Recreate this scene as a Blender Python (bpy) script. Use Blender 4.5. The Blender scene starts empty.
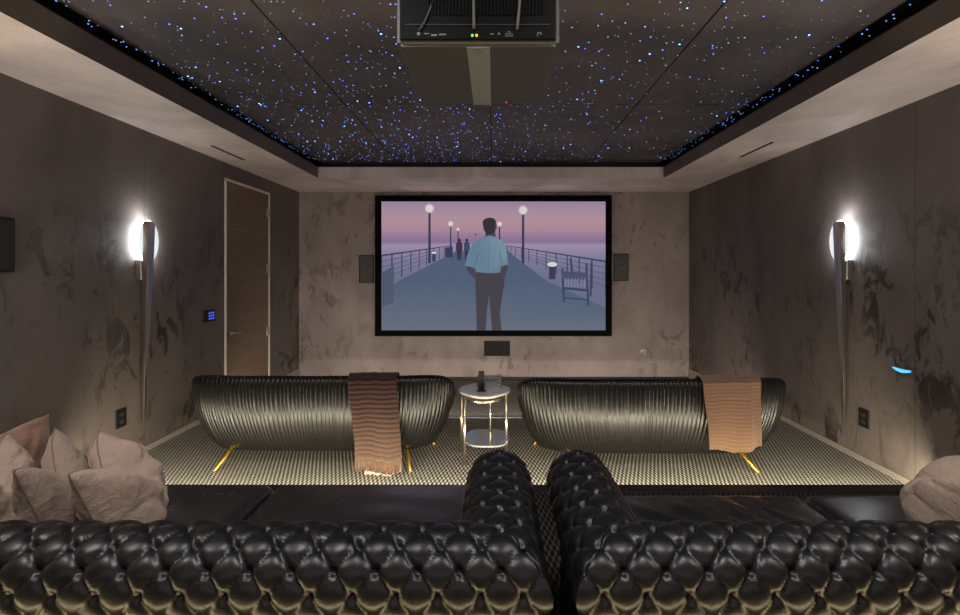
import bpy, bmesh, math, random
from mathutils import Vector, noise
random.seed(7)
PI = math.pi
SC = bpy.context.scene
COL = SC.collection

# ------------------------------------------------------------------ camera
F = 470.0; VX = 494.0; VY = 270.0; EYE = 1.48
cam_d = bpy.data.cameras.new('camera'); cam = bpy.data.objects.new('camera', cam_d); COL.objects.link(cam)
cam.location = (0, 0, EYE); cam.rotation_euler = (PI/2, 0, 0)
cam_d.sensor_fit = 'HORIZONTAL'; cam_d.sensor_width = 36; cam_d.lens = 36*F/960
cam_d.shift_x = -(VX-480)/960; cam_d.shift_y = -(307.5-VY)/960
cam_d.clip_start = 0.02
SC.camera = cam

def P(px, py, Y):
    return Vector(((px-VX)*Y/F, Y, EYE-(py-VY)*Y/F))

# ------------------------------------------------------------------ materials
def lin(c):
    return tuple(((v/255)/12.92 if v/255 <= .04045 else ((v/255+.055)/1.055)**2.4) for v in c)

def new_mat(name):
    m = bpy.data.materials.new(name); m.use_nodes = True
    nt = m.node_tree; b = nt.nodes['Principled BSDF']
    return m, nt, b

def N(nt, kind, **kw):
    n = nt.nodes.new(kind)
    for k, v in kw.items():
        if k in n.inputs: n.inputs[k].default_value = v
        else: setattr(n, k, v)
    return n

def simple(name, col, rough=.5, metal=0., var=.15, scale=30., bump=0., bscale=200., emis=None, es=0., coat=0., spec=None, sheen=0.):
    m, nt, b = new_mat(name)
    tc = N(nt, 'ShaderNodeTexCoord')
    nz = N(nt, 'ShaderNodeTexNoise', Scale=scale, Detail=4.)
    nt.links.new(tc.outputs['Object'], nz.inputs['Vector'])
    mx = N(nt, 'ShaderNodeMix', data_type='RGBA')
    mx.inputs['A'].default_value = tuple(c*(1-var) for c in col[:3])+(1,)
    mx.inputs['B'].default_value = tuple(min(1, c*(1+var)) for c in col[:3])+(1,)
    nt.links.new(nz.outputs['Fac'], mx.inputs['Factor'])
    nt.links.new(mx.outputs['Result'], b.inputs['Base Color'])
    b.inputs['Roughness'].default_value = rough; b.inputs['Metallic'].default_value = metal
    if coat: b.inputs['Coat Weight'].default_value = coat; b.inputs['Coat Roughness'].default_value = .2
    if spec is not None: b.inputs['Specular IOR Level'].default_value = spec
    if sheen: b.inputs['Sheen Weight'].default_value = sheen; b.inputs['Sheen Roughness'].default_value = .4
    if bump:
        n2 = N(nt, 'ShaderNodeTexNoise', Scale=bscale, Detail=5.)
        nt.links.new(tc.outputs['Object'], n2.inputs['Vector'])
        bp = N(nt, 'ShaderNodeBump', Strength=bump, Distance=.01)
        nt.links.new(n2.outputs['Fac'], bp.inputs['Height']); nt.links.new(bp.outputs['Normal'], b.inputs['Normal'])
    if emis:
        b.inputs['Emission Color'].default_value = tuple(emis)+(1,); b.inputs['Emission Strength'].default_value = es
    return m

def wall_mat(name, base, dark, seam_axis=None, seams=(), smudge=1.0, zlo=.1, zhi=2.1):
    """brushed velvet-like plaster with dark hand-rubbed patches and thin panel seams"""
    m, nt, b = new_mat(name); L = nt.links.new
    g = N(nt, 'ShaderNodeNewGeometry')
    sep = N(nt, 'ShaderNodeSeparateXYZ'); L(g.outputs['Position'], sep.inputs[0])
    mp = N(nt, 'ShaderNodeMapping'); mp.inputs['Scale'].default_value = (1, 1, .55); L(g.outputs['Position'], mp.inputs['Vector'])
    n1 = N(nt, 'ShaderNodeTexNoise', Scale=1.3, Detail=6., Roughness=.6, Distortion=.6); L(mp.outputs[0], n1.inputs['Vector'])
    c1 = N(nt, 'ShaderNodeValToRGB')
    c1.color_ramp.elements[0].position = .3; c1.color_ramp.elements[0].color = tuple(v*.72 for v in base)+(1,)
    c1.color_ramp.elements[1].position = .7; c1.color_ramp.elements[1].color = tuple(v*1.2 for v in base)+(1,)
    L(n1.outputs['Fac'], c1.inputs['Fac'])
    # small rubbed smudges
    n2 = N(nt, 'ShaderNodeTexNoise', Scale=6.5, Detail=6., Roughness=.66, Distortion=.7); L(mp.outputs[0], n2.inputs['Vector'])
    n3 = N(nt, 'ShaderNodeTexNoise', Scale=1.1, Detail=2.); L(g.outputs['Position'], n3.inputs['Vector'])
    r2 = N(nt, 'ShaderNodeMapRange'); r2.inputs['From Min'].default_value = .52; r2.inputs['From Max'].default_value = .60; L(n2.outputs['Fac'], r2.inputs['Value'])
    r3 = N(nt, 'ShaderNodeMapRange'); r3.inputs['From Min'].default_value = .40; r3.inputs['From Max'].default_value = .60; L(n3.outputs['Fac'], r3.inputs['Value'])
    mz = N(nt, 'ShaderNodeMapRange'); mz.inputs['From Min'].default_value = zhi; mz.inputs['From Max'].default_value = zhi-.7; L(sep.outputs['Z'], mz.inputs['Value'])
    m1 = N(nt, 'ShaderNodeMath', operation='MULTIPLY'); L(r2.outputs[0], m1.inputs[0]); L(r3.outputs[0], m1.inputs[1])
    m2 = N(nt, 'ShaderNodeMath', operation='MULTIPLY'); L(m1.outputs[0], m2.inputs[0]); L(mz.outputs[0], m2.inputs[1])
    m3 = N(nt, 'ShaderNodeMath', operation='MULTIPLY'); L(m2.outputs[0], m3.inputs[0]); m3.inputs[1].default_value = .72*smudge
    mx = N(nt, 'ShaderNodeMix', data_type='RGBA'); L(m3.outputs[0], mx.inputs['Factor']); L(c1.outputs[0], mx.inputs['A']); mx.inputs['B'].default_value = tuple(dark)+(1,)
    out = mx.outputs['Result']
    # light scuffs
    n4 = N(nt, 'ShaderNodeTexNoise', Scale=7., Detail=6., Roughness=.7, Distortion=2.5); L(g.outputs['Position'], n4.inputs['Vector'])
    r4 = N(nt, 'ShaderNodeMapRange'); r4.inputs['From Min'].default_value = .58; r4.inputs['From Max'].default_value = .75; r4.inputs['To Max'].default_value = .22*smudge; L(n4.outputs['Fac'], r4.inputs['Value'])
    mx2 = N(nt, 'ShaderNodeMix', data_type='RGBA'); L(r4.outputs[0], mx2.inputs['Factor']); L(out, mx2.inputs['A']); mx2.inputs['B'].default_value = tuple(min(1, v*1.7) for v in base)+(1,)
    out = mx2.outputs['Result']
    for s in seams:
        d = N(nt, 'ShaderNodeMath', operation='SUBTRACT'); L(sep.outputs[seam_axis], d.inputs[0]); d.inputs[1].default_value = s
        a = N(nt, 'ShaderNodeMath', operation='ABSOLUTE'); L(d.outputs[0], a.inputs[0])
        lt = N(nt, 'ShaderNodeMath', operation='LESS_THAN'); L(a.outputs[0], lt.inputs[0]); lt.inputs[1].default_value = .005
        q = N(nt, 'ShaderNodeMath', operation='MULTIPLY'); L(lt.outputs[0], q.inputs[0]); q.inputs[1].default_value = .28
        mm = N(nt, 'ShaderNodeMix', data_type='RGBA'); L(q.outputs[0], mm.inputs['Factor']); L(out, mm.inputs['A']); mm.inputs['B'].default_value = (.01, .008, .008, 1)
        out = mm.outputs['Result']
    L(out, b.inputs['Base Color'])
    b.inputs['Roughness'].default_value = .62; b.inputs['Specular IOR Level'].default_value = .3
    bp = N(nt, 'ShaderNodeBump', Strength=.25, Distance=.01); L(n2.outputs['Fac'], bp.inputs['Height']); L(bp.outputs['Normal'], b.inputs['Normal'])
    return m

def leather_mat(name, col, rough=.33, wr=.25, scale=26., spec=.5):
    m, nt, b = new_mat(name); L = nt.links.new
    tc = N(nt, 'ShaderNodeTexCoord')
    n1 = N(nt, 'ShaderNodeTexNoise', Scale=scale, Detail=5., Roughness=.55, Distortion=.8); L(tc.outputs['Object'], n1.inputs['Vector'])
    n2 = N(nt, 'ShaderNodeTexVoronoi', Scale=420.); L(tc.outputs['Object'], n2.inputs['Vector'])
    ad = N(nt, 'ShaderNodeMath', operation='MULTIPLY_ADD'); L(n2.outputs['Distance'], ad.inputs[0]); ad.inputs[1].default_value = .06; L(n1.outputs['Fac'], ad.inputs[2])
    bp = N(nt, 'ShaderNodeBump', Strength=wr, Distance=.012); L(ad.outputs[0], bp.inputs['Height']); L(bp.outputs['Normal'], b.inputs['Normal'])
    rr = N(nt, 'ShaderNodeMapRange'); rr.inputs['To Min'].default_value = rough-.08; rr.inputs['To Max'].default_value = rough+.1
    L(n1.outputs['Fac'], rr.inputs['Value']); L(rr.outputs[0], b.inputs['Roughness'])
    mx = N(nt, 'ShaderNodeMix', data_type='RGBA'); L(n1.outputs['Fac'], mx.inputs['Factor'])
    mx.inputs['A'].default_value = tuple(v*.7 for v in col)+(1,); mx.inputs['B'].default_value = tuple(v*1.3 for v in col)+(1,)
    L(mx.outputs['Result'], b.inputs['Base Color']); b.inputs['Specular IOR Level'].default_value = spec
    return m

def carpet_mat(name, c_dark, c_light, pitch=.036):
    m, nt, b = new_mat(name); L = nt.links.new
    g = N(nt, 'ShaderNodeNewGeometry'); sep = N(nt, 'ShaderNodeSeparateXYZ'); L(g.outputs['Position'], sep.inputs[0])
    def wave(axis, p, ph=0.):
        a = N(nt, 'ShaderNodeMath', operation='MULTIPLY_ADD'); L(axis, a.inputs[0]); a.inputs[1].default_value = 2*PI/p; a.inputs[2].default_value = ph
        s = N(nt, 'ShaderNodeMath', operation='SINE'); L(a.outputs[0], s.inputs[0]); return s.outputs[0]
    sx = wave(sep.outputs['X'], pitch); sy = wave(sep.outputs['Y'], pitch*2.9)
    mu = N(nt, 'ShaderNodeMath', operation='MULTIPLY'); L(sx, mu.inputs[0]); L(sy, mu.inputs[1])
    nz = N(nt, 'ShaderNodeTexNoise', Scale=180., Detail=3.); L(g.outputs['Position'], nz.inputs['Vector'])
    ad = N(nt, 'ShaderNodeMath', operation='MULTIPLY_ADD'); L(nz.outputs['Fac'], ad.inputs[0]); ad.inputs[1].default_value = .9; L(mu.outputs[0], ad.inputs[2])
    r = N(nt, 'ShaderNodeMapRange'); r.inputs['From Min'].default_value = .1; r.inputs['From Max'].default_value = .95; L(ad.outputs[0], r.inputs['Value'])
    mx = N(nt, 'ShaderNodeMix', data_type='RGBA'); L(r.outputs[0], mx.inputs['Factor']); mx.inputs['A'].default_value = tuple(c_dark)+(1,); mx.inputs['B'].default_value = tuple(c_light)+(1,)
    L(mx.outputs['Result'], b.inputs['Base Color']); b.inputs['Roughness'].default_value = .95; b.inputs['Specular IOR Level'].default_value = .1
    bp = N(nt, 'ShaderNodeBump', Strength=.6, Distance=.006); L(ad.outputs[0], bp.inputs['Height']); L(bp.outputs['Normal'], b.inputs['Normal'])
    return m

def wood_mat(name, c1, c2):
    m, nt, b = new_mat(name); L = nt.links.new
    g = N(nt, 'ShaderNodeNewGeometry')
    mp = N(nt, 'ShaderNodeMapping'); mp.inputs['Scale'].default_value = (1, 1.2, 9); mp.inputs['Rotation'].default_value = (.12, 0, 0); L(g.outputs['Position'], mp.inputs['Vector'])
    n = N(nt, 'ShaderNodeTexNoise', Scale=2.4, Detail=7., Roughness=.65, Distortion=.5); L(mp.outputs[0], n.inputs['Vector'])
    mx = N(nt, 'ShaderNodeMix', data_type='RGBA'); L(n.outputs['Fac'], mx.inputs['Factor']); mx.inputs['A'].default_value = tuple(c1)+(1,); mx.inputs['B'].default_value = tuple(c2)+(1,)
    L(mx.outputs['Result'], b.inputs['Base Color']); b.inputs['Roughness'].default_value = .45
    return m

def velvet_mat(name, col, sheen=.6, stripe=None):
    m, nt, b = new_mat(name); L = nt.links.new
    tc = N(nt, 'ShaderNodeTexCoord')
    n = N(nt, 'ShaderNodeTexNoise', Scale=9., Detail=5., Roughness=.6, Distortion=1.); L(tc.outputs['Object'], n.inputs['Vector'])
    mx = N(nt, 'ShaderNodeMix', data_type='RGBA'); L(n.outputs['Fac'], mx.inputs['Factor']); mx.inputs['A'].default_value = tuple(v*.6 for v in col)+(1,); mx.inputs['B'].default_value = tuple(v*1.3 for v in col)+(1,)
    L(mx.outputs['Result'], b.inputs['Base Color']); b.inputs['Roughness'].default_value = .85
    b.inputs['Sheen Weight'].default_value = sheen; b.inputs['Sheen Roughness'].default_value = .35; b.inputs['Sheen Tint'].default_value = (.9, .78, .7, 1)
    n2 = N(nt, 'ShaderNodeTexNoise', Scale=22., Detail=6., Roughness=.6, Distortion=1.5); L(tc.outputs['Object'], n2.inputs['Vector'])
    bp = N(nt, 'ShaderNodeBump', Strength=.5, Distance=.02); L(n2.outputs['Fac'], bp.inputs['Height']); L(bp.outputs['Normal'], b.inputs['Normal'])
    return m

def knit_mat(name, zc, stripe=.8, strength=.6):
    """knit throw; colour runs with height: zc = list of (z, colour)"""
    m, nt, b = new_mat(name); L = nt.links.new
    g = N(nt, 'ShaderNodeNewGeometry'); sep = N(nt, 'ShaderNodeSeparateXYZ'); L(g.outputs['Position'], sep.inputs[0])
    z0, z1 = zc[0][0], zc[-1][0]
    r = N(nt, 'ShaderNodeMapRange'); r.inputs['From Min'].default_value = z0; r.inputs['From Max'].default_value = z1; L(sep.outputs['Z'], r.inputs['Value'])
    cr = N(nt, 'ShaderNodeValToRGB'); L(r.outputs[0], cr.inputs['Fac'])
    els = cr.color_ramp.elements
    while len(els) < len(zc): els.new(.5)
    for e, (z, c) in zip(els, zc): e.position = (z-z0)/(z1-z0); e.color = tuple(c)+(1,)
    nz = N(nt, 'ShaderNodeTexNoise', Scale=260., Detail=3.); L(g.outputs['Position'], nz.inputs['Vector'])
    at = N(nt, 'ShaderNodeAttribute', attribute_name='rib')
    mx0 = N(nt, 'ShaderNodeMix', data_type='RGBA', blend_type='MULTIPLY'); mx0.inputs['Factor'].default_value = .5
    L(cr.outputs[0], mx0.inputs['A']); L(nz.outputs['Fac'], mx0.inputs['B'])
    mx = N(nt, 'ShaderNodeMix', data_type='RGBA', blend_type='MULTIPLY'); mx.inputs['Factor'].default_value = stripe
    L(mx0.outputs['Result'], mx.inputs['A']); L(at.outputs['Color'], mx.inputs['B'])
    L(mx.outputs['Result'], b.inputs['Base Color']); b.inputs['Roughness'].default_value = .95
    b.inputs['Sheen Weight'].default_value = .2
    bp = N(nt, 'ShaderNodeBump', Strength=strength, Distance=.004); L(nz.outputs['Fac'], bp.inputs['Height']); L(bp.outputs['Normal'], b.inputs['Normal'])
    return m

def emit_mat(name, col, s):
    m, nt, b = new_mat(name)
    b.inputs['Base Color'].default_value = tuple(c*.5 for c in col)+(1,)
    b.inputs['Emission Color'].default_value = tuple(col)+(1,); b.inputs['Emission Strength'].default_value = s
    return m

WALLC = (.165, .137, .124)
M = {}
LW = 2.85; RW = 2.85; BW = 6.87; RR = -1.3
M['wall_l'] = wall_mat('velvet_plaster_left', WALLC, (.035, .028, .025), 'Y', (6.35, 2.2, 3.83), 1.25)
M['wall_r'] = wall_mat('velvet_plaster_right', WALLC, (.035, .028, .025), 'Y', (6.2, 4.75, 3.18), 1.25)
M['wall_b'] = wall_mat('velvet_plaster_back', (.36, .295, .275), (.14, .105, .092), 'X', (), 1., zhi=3.2)
M['soffit'] = wall_mat('soffit_plaster_lit', (.80, .68, .62), (.55, .46, .42), None, (), .5, zhi=9)  # pale tone carries the brightness of the lit soffit underside
M['soffit_face'] = simple('soffit_plaster_shaded', (.16, .135, .125), .7, var=.2, scale=5)  # darker copy of the soffit colour, shade of the inner side faces painted in
M['base'] = simple('baseboard_paint', (.30, .26, .225), .6, var=.1)
M['black'] = simple('matte_black', (.006, .006, .007), .6, var=.1)
M['black_velvet'] = simple('black_velvet_frame', (.004, .004, .004), .9, var=.1, spec=.1)
M['ceiling'] = wall_mat('star_ceiling_fabric', (.118, .104, .108), (.082, .07, .072), None, (), .4, zhi=9)
M['carpet'] = carpet_mat('woven_carpet', (.05, .047, .04), (.46, .44, .38), .029)
M['ribbed'] = carpet_mat('riser_carpet', (.008, .007, .006), (.06, .055, .045), .03)
M['leather'] = leather_mat('black_leather', (.006, .006, .007), .33, .04, spec=.38)
M['leather_seat'] = leather_mat('soft_black_leather', (.008, .009, .010), .24, .12, 9., .8)
M['leather_seat'].node_tree.nodes['Principled BSDF'].inputs['Coat Weight'].default_value = .5; M['leather_seat'].node_tree.nodes['Principled BSDF'].inputs['Coat Roughness'].default_value = .3
M['satin'] = leather_mat('pleated_black_leather', (.005, .005, .005), .30, .05, 40.)
M['gold'] = simple('polished_gold', (1., .62, .10), .34, 1., var=.05)
M['brass'] = simple('polished_brass', (.85, .74, .56), .28, 1., var=.05)
M['chrome'] = simple('polished_bronze', (.46, .42, .375), .3, 1., var=.1)
M['steel'] = simple('satin_steel', (.6, .57, .52), .3, 1., var=.05)
M['white_metal'] = simple('pale_edge_trim', (.8, .74, .66), .4, var=.05)
M['door'] = wood_mat('dark_oak_veneer', (.10, .065, .042), (.28, .19, .125))
M['door_line'] = simple('inlay_line', (.24, .19, .15), .4, var=.1)
M['marble'] = simple('white_marble', (.75, .74, .72), .18, var=.12, scale=9)
M['mirror'] = simple('mirror_shelf', (.72, .72, .75), .12, .55, var=.04, scale=4)
M['glass'] = None
m, nt, b = new_mat('smoked_glass'); b.inputs['Base Color'].default_value = (.95, .97, .97, 1); b.inputs['Transmission Weight'].default_value = .9; b.inputs['Roughness'].default_value = .05; M['glass'] = m
M['grille'] = simple('speaker_grille_cloth', (.022, .02, .019), .9, var=.5, scale=60, bump=.4, bscale=300)
M['grille_pale'] = simple('mottled_speaker_grille', (.10, .092, .086), .9, var=.7, scale=30, bump=.4, bscale=300)
M['proj'] = simple('projector_shell', (.040, .038, .036), .5, var=.12, scale=40)
M['proj_edge'] = simple('projector_grey_edge', (.06, .06, .06), .45, var=.05)
M['proj_strip'] = simple('projector_silver_strip', (.17, .17, .172), .5, var=.05)
M['proj_rear'] = simple('projector_rear_panel', (.0012, .0012, .0014), .6, var=.1, spec=.12)
M['cable'] = simple('grey_cable', (.07, .066, .058), .6, var=.1)
M['cable_dark'] = simple('black_cable', (.03, .03, .03), .5, var=.1)
M['mark'] = simple('printed_mark', (.10, .10, .10), .5, var=.02)
M['pillow'] = velvet_mat('taupe_velvet', (.36, .265, .21), .35)
M['pillow_dark'] = velvet_mat('taupe_brown_velvet', (.28, .205, .162), .35)
M['pillow_rust'] = velvet_mat('rust_velvet', (.22, .12, .085))
M['hem'] = simple('cream_hem', (.42, .31, .25), .9, var=.1, scale=40)
M['seam'] = simple('taupe_piping', (.17, .125, .105), .8)
M['seam_rust'] = simple('rust_piping', (.06, .03, .02), .8)
M['glow'] = emit_mat('sconce_glow', (.92, .97, 1.), 30.)
M['plate'] = emit_mat('pale_diffuser_plate', (.88, .94, .97), .85)
M['led_green'] = emit_mat('led_green', (.1, .8, .05), 1.6); M['led_orange'] = emit_mat('led_orange', (1., .35, .03), 1.6); M['led_red'] = emit_mat('led_red', (1., .03, .02), .9)
M['led_blue'] = emit_mat('keypad_blue', (.05, .09, .6), 1.2); M['reflection_cyan'] = emit_mat('cyan_reflection_glow', (.12, .5, .9), 1.3)
M['plastic_white'] = simple('white_plastic', (.7, .68, .64), .35, var=.03)

# ------------------------------------------------------------------ mesh helpers
def tag(o, label=None, cat=None, group=None, kind=None):
    if label: o['label'] = label
    if cat: o['category'] = cat
    if group: o['group'] = group
    if kind: o['kind'] = kind
    return o

def root(name, loc, label, cat, group=None):
    o = bpy.data.objects.new(name, None); COL.objects.link(o); o.location = loc; o.empty_display_size = .05
    return tag(o, label, cat, group)

def origin_of(p):
    v = Vector((0, 0, 0))
    while p is not None: v += p.location; p = p.parent
    return v

def link(name, bm, mat, parent=None, origin=None, smooth=True, kind=None, bevel=0.):
    """bm in world coordinates -> one mesh object"""
    off = origin_of(parent) if parent is not None else Vector(origin if origin is not None else (0, 0, 0))
    if off.length: bmesh.ops.translate(bm, verts=bm.verts, vec=-off)
    bmesh.ops.recalc_face_normals(bm, faces=bm.faces)
    me = bpy.data.meshes.new(name); bm.to_mesh(me); bm.free()
    for mm in (mat if isinstance(mat, (list, tuple)) else [mat]): me.materials.append(mm)
    for p in me.polygons: p.use_smooth = smooth
    o = bpy.data.objects.new(name, me); COL.objects.link(o)
    if parent is not None: o.parent = parent
    else: o.location = off
    if kind: o['kind'] = kind
    return o

def box(bm, x0, x1, y0, y1, z0, z1, bev=0., seg=2, mi=0):
    r = bmesh.ops.create_cube(bm, size=1.)
    vs = r['verts']
    for v in vs:
        v.co = Vector(((x0+x1)/2+v.co.x*(x1-x0), (y0+y1)/2+v.co.y*(y1-y0), (z0+z1)/2+v.co.z*(z1-z0)))
    fs = set(f for v in vs for f in v.link_faces)
    for f in fs: f.material_index = mi
    if bev > 0:
        es = list(set(e for v in vs for e in v.link_edges))
        r = bmesh.ops.bevel(bm, geom=es, offset=bev, segments=seg, affect='EDGES', profile=.5)
        for f in r['faces']: f.material_index = mi
    return bm

def B(*a, **k): return box(bmesh.new(), *a, **k)

def rbox(bm, c, h, r, cuts=10, fn=None):
    """rounded box, centre c, half sizes h, corner radius r, optional fn(point)->point"""
    t = bmesh.new(); bmesh.ops.create_cube(t, size=2.); bmesh.ops.subdivide_edges(t, edges=t.edges, cuts=cuts, use_grid_fill=True)
    for v in t.verts:
        n = v.co.copy()
        # cluster samples toward the edges
        q = Vector([math.copysign(abs(k)**.75, k) for k in n])
        p = Vector((q.x*h[0], q.y*h[1], q.z*h[2]))
        i = Vector([max(-h[k]+r, min(h[k]-r, p[k])) for k in range(3)])
        d = p-i
        if d.length > 1e-9: p = i+d.normalized()*r
        p = p+Vector(c)
        v.co = fn(p) if fn else p
    me = bpy.data.meshes.new('tmp'); t.to_mesh(me); t.free(); bm.from_mesh(me); bpy.data.meshes.remove(me)
    return bm

def tube(bm, pts, rads, seg=10, cap=True, mi=0):
    pts = [Vector(p) for p in pts]
    if not isinstance(rads, (list, tuple)): rads = [rads]*len(pts)
    rings = []; up = None
    for i, p in enumerate(pts):
        d = (pts[min(i+1, len(pts)-1)]-pts[max(i-1, 0)]).normalized()
        if up is None: up = Vector((0, 0, 1)) if abs(d.z) < .9 else Vector((1, 0, 0))
        a = d.cross(up).normalized(); bb = d.cross(a).normalized(); up = a.cross(d)
        rings.append([bm.verts.new(p+(a*math.cos(2*PI*k/seg)+bb*math.sin(2*PI*k/seg))*rads[i]) for k in range(seg)])
    for r0, r1 in zip(rings, rings[1:]):
        for k in range(seg):
            f = bm.faces.new((r0[k], r0[(k+1) % seg], r1[(k+1) % seg], r1[k])); f.material_index = mi
    if cap:
        for r in (rings[0], rings[-1]): bm.faces.new(r).material_index = mi
    return bm

def prism(bm, pts2, ax, a0, a1, mi=0):
    """extrude polygon along axis: ax='x': pts (y,z); 'y': (x,z); 'z': (x,y)"""
    def mk(p, a):
        return {'x': (a, p[0], p[1]), 'y': (p[0], a, p[1]), 'z': (p[0], p[1], a)}[ax]
    A = [bm.verts.new(mk(p, a0)) for p in pts2]; Bv = [bm.verts.new(mk(p, a1)) for p in pts2]
    n = len(pts2)
    for i in range(n):
        bm.faces.new((A[i], A[(i+1) % n], Bv[(i+1) % n], Bv[i])).material_index = mi
    bm.faces.new(A).material_index = mi; bm.faces.new(Bv).material_index = mi
    return bm

def sstep(a, b_, x):
    t = max(0., min(1., (x-a)/(b_-a))); return t*t*(3-2*t)

def area(name, loc, rot, sx, sy, e, col):
    l = bpy.data.lights.new(name, 'AREA'); l.shape = 'RECTANGLE'; l.size = sx; l.size_y = sy; l.energy = e; l.color = col
    o = bpy.data.objects.new(name, l); COL.objects.link(o); o.location = loc; o.rotation_euler = rot
    return o

# ------------------------------------------------------------------ room shell
PIT = -.13; RISE = .13; RISE_Y = 2.95; PIT_Y = 4.73; SOF = 2.62; FACE = 2.755; CEI = 2.83
SL = -2.18; SR = 2.10; SB = 5.82
link('wall_left', B(-LW-.12, -LW, RR, BW+.12, PIT-.1, 2.95), M['wall_l'], kind='structure', smooth=False)
link('wall_right', B(RW, RW+.12, RR, BW+.12, PIT-.1, 2.95), M['wall_r'], kind='structure', smooth=False)
link('wall_back', B(-LW, RW, BW, BW+.12, PIT-.1, 2.95), M['wall_b'], kind='structure', smooth=False)
link('wall_front', B(-LW, RW, RR-.12, RR, PIT-.1, 2.95), M['wall_l'], kind='structure', smooth=False)
bm = bmesh.new(); box(bm, -LW, RW, RR, PIT_Y, -.25, 0); box(bm, -LW, RW, PIT_Y, BW, -.3, PIT)
link('floor', bm, M['carpet'], kind='structure', smooth=False)
bm = bmesh.new(); box(bm, -LW, RW, PIT_Y-.05, PIT_Y+.02, .001, .012, .004)
link('trim_1', bm, M['steel'], kind='structure', smooth=False)
# rear seating platform with a dark overhanging nosing
ro = link('riser_platform', B(-LW, RW, RR, RISE_Y-.05, 0.001, RISE), M['ribbed'], kind='structure', smooth=False)
link('trim_2', B(-LW, RW, RISE_Y-.10, RISE_Y, RISE-.028, RISE+.006, .006), M['black'], kind='structure', smooth=False)
# soffit ring
bm = bmesh.new()
box(bm, -LW, SL, RR, SB, SOF, FACE); box(bm, SR, RW, RR, SB, SOF, FACE); box(bm, -LW, RW, SB, BW, SOF, FACE); box(bm, SL, SR, RR, -.7, SOF, FACE)
bmesh.ops.recalc_face_normals(bm, faces=bm.faces)
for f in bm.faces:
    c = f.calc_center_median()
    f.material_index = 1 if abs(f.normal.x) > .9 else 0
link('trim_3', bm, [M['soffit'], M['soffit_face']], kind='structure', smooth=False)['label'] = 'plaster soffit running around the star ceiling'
bm = bmesh.new()
box(bm, -LW, SL-.10, RR, BW, FACE, CEI); box(bm, SR+.10, RW, RR, BW, FACE, CEI); box(bm, SL-.1, SR+.1, SB+.1, BW, FACE, CEI); box(bm, SL-.1, SR+.1, RR, -.75, FACE, CEI)
link('trim_4', bm, M['black'], kind='structure', smooth=False)['label'] = 'black shadow gap above the soffit'
# ceiling panels with narrow open joints
bm = bmesh.new(); g = .006
box(bm, -LW, RW, RR, BW+.1, CEI+.02, CEI+.1, mi=1)
xs = [-2.19, -1.215, 1.165, 2.075]; ys = [RR, 3.83, BW]
for i in range(3):
    for j in range(2):
        if i == 1 and j == 1:
            box(bm, xs[1]+g, -.03-g*.6, ys[1]+g, ys[2], CEI, CEI+.03); box(bm, -.03+g*.6, xs[2]-g, ys[1]+g, ys[2], CEI, CEI+.03)
        else:
            box(bm, xs[i]+g, xs[i+1]-g, ys[j]+(g if j else 0), ys[j+1]-(0 if j else g), CEI, CEI+.03)
link('ceiling', bm, [M['ceiling'], M['black']], kind='structure', smooth=False)
# stars
star_m = [emit_mat('star_faint', (.32, .45, .9), 2.4), emit_mat('star_blue', (.08, .22, 1.), 4.5), emit_mat('star_bright', (.14, .36, 1.), 8.), emit_mat('star_dim', (.36, .42, .55), 1.5)]
bm = bmesh.new()
def disc(c, r, nrm, mi):
    a = Vector((1, 0, 0)) if nrm == 'z' else Vector((0, 1, 0)); b2 = Vector((0, 1, 0)) if nrm == 'z' else Vector((0, 0, 1))
    vs = [bm.verts.new(Vector(c)+a*r*math.cos(k*PI/3)+b2*r*math.sin(k*PI/3)) for k in range(6)]
    bm.faces.new(vs).material_index = mi
rs = random.Random(3)
for k in range(3100):
    x = rs.uniform(-2.18, 2.065); y = .2+(SB-.15)*rs.random()**.82
    left = x < .1
    if not left and y > 3.9 and rs.random() < .4: continue
    if x > 1.2 and rs.random() < .35: continue
    q = rs.random()
    if q < .04: mi, r = 2, rs.uniform(.0045, .0062)
    elif q < .30: mi, r = 1, rs.uniform(.0034, .0050)
    elif q < .62: mi, r = 0, rs.uniform(.0022, .0034)
    else: mi, r = 3, rs.uniform(.002, .003)
    if not left and mi == 1 and rs.random() < .5: mi = 0
    if y > 3.2: r *= 1.0+.11*(y-3.2)
    disc((x, y, CEI-.001), r, 'z', mi)
for xa, xb in ((-2.275, -2.205), (2.09, 2.195)):
    for k in range(130):
        disc((rs.uniform(xa, xb), rs.uniform(.5, SB), CEI+.0185), rs.uniform(.003, .005), 'z', rs.choice((1, 1, 0, 3)))
st = link('ceiling_stars', bm, star_m, smooth=False, kind='stuff', origin=(0, 3, CEI-.001))
tag(st, 'blue and white fibre optic star points across the dark ceiling', 'ceiling lights')
# baseboards (dark recess at the wall foot)
link('baseboard_left', B(-LW, -LW+.014, RISE_Y, BW, PIT, .045), M['base'], kind='structure', smooth=False)
link('baseboard_back', B(-LW+.012, RW-.012, BW-.012, BW, PIT, PIT+.05), M['black'], kind='structure', smooth=False)
link('baseboard_right', B(RW-.014, RW, RISE_Y, BW, PIT, .045), M['base'], kind='structure', smooth=False)

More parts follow.
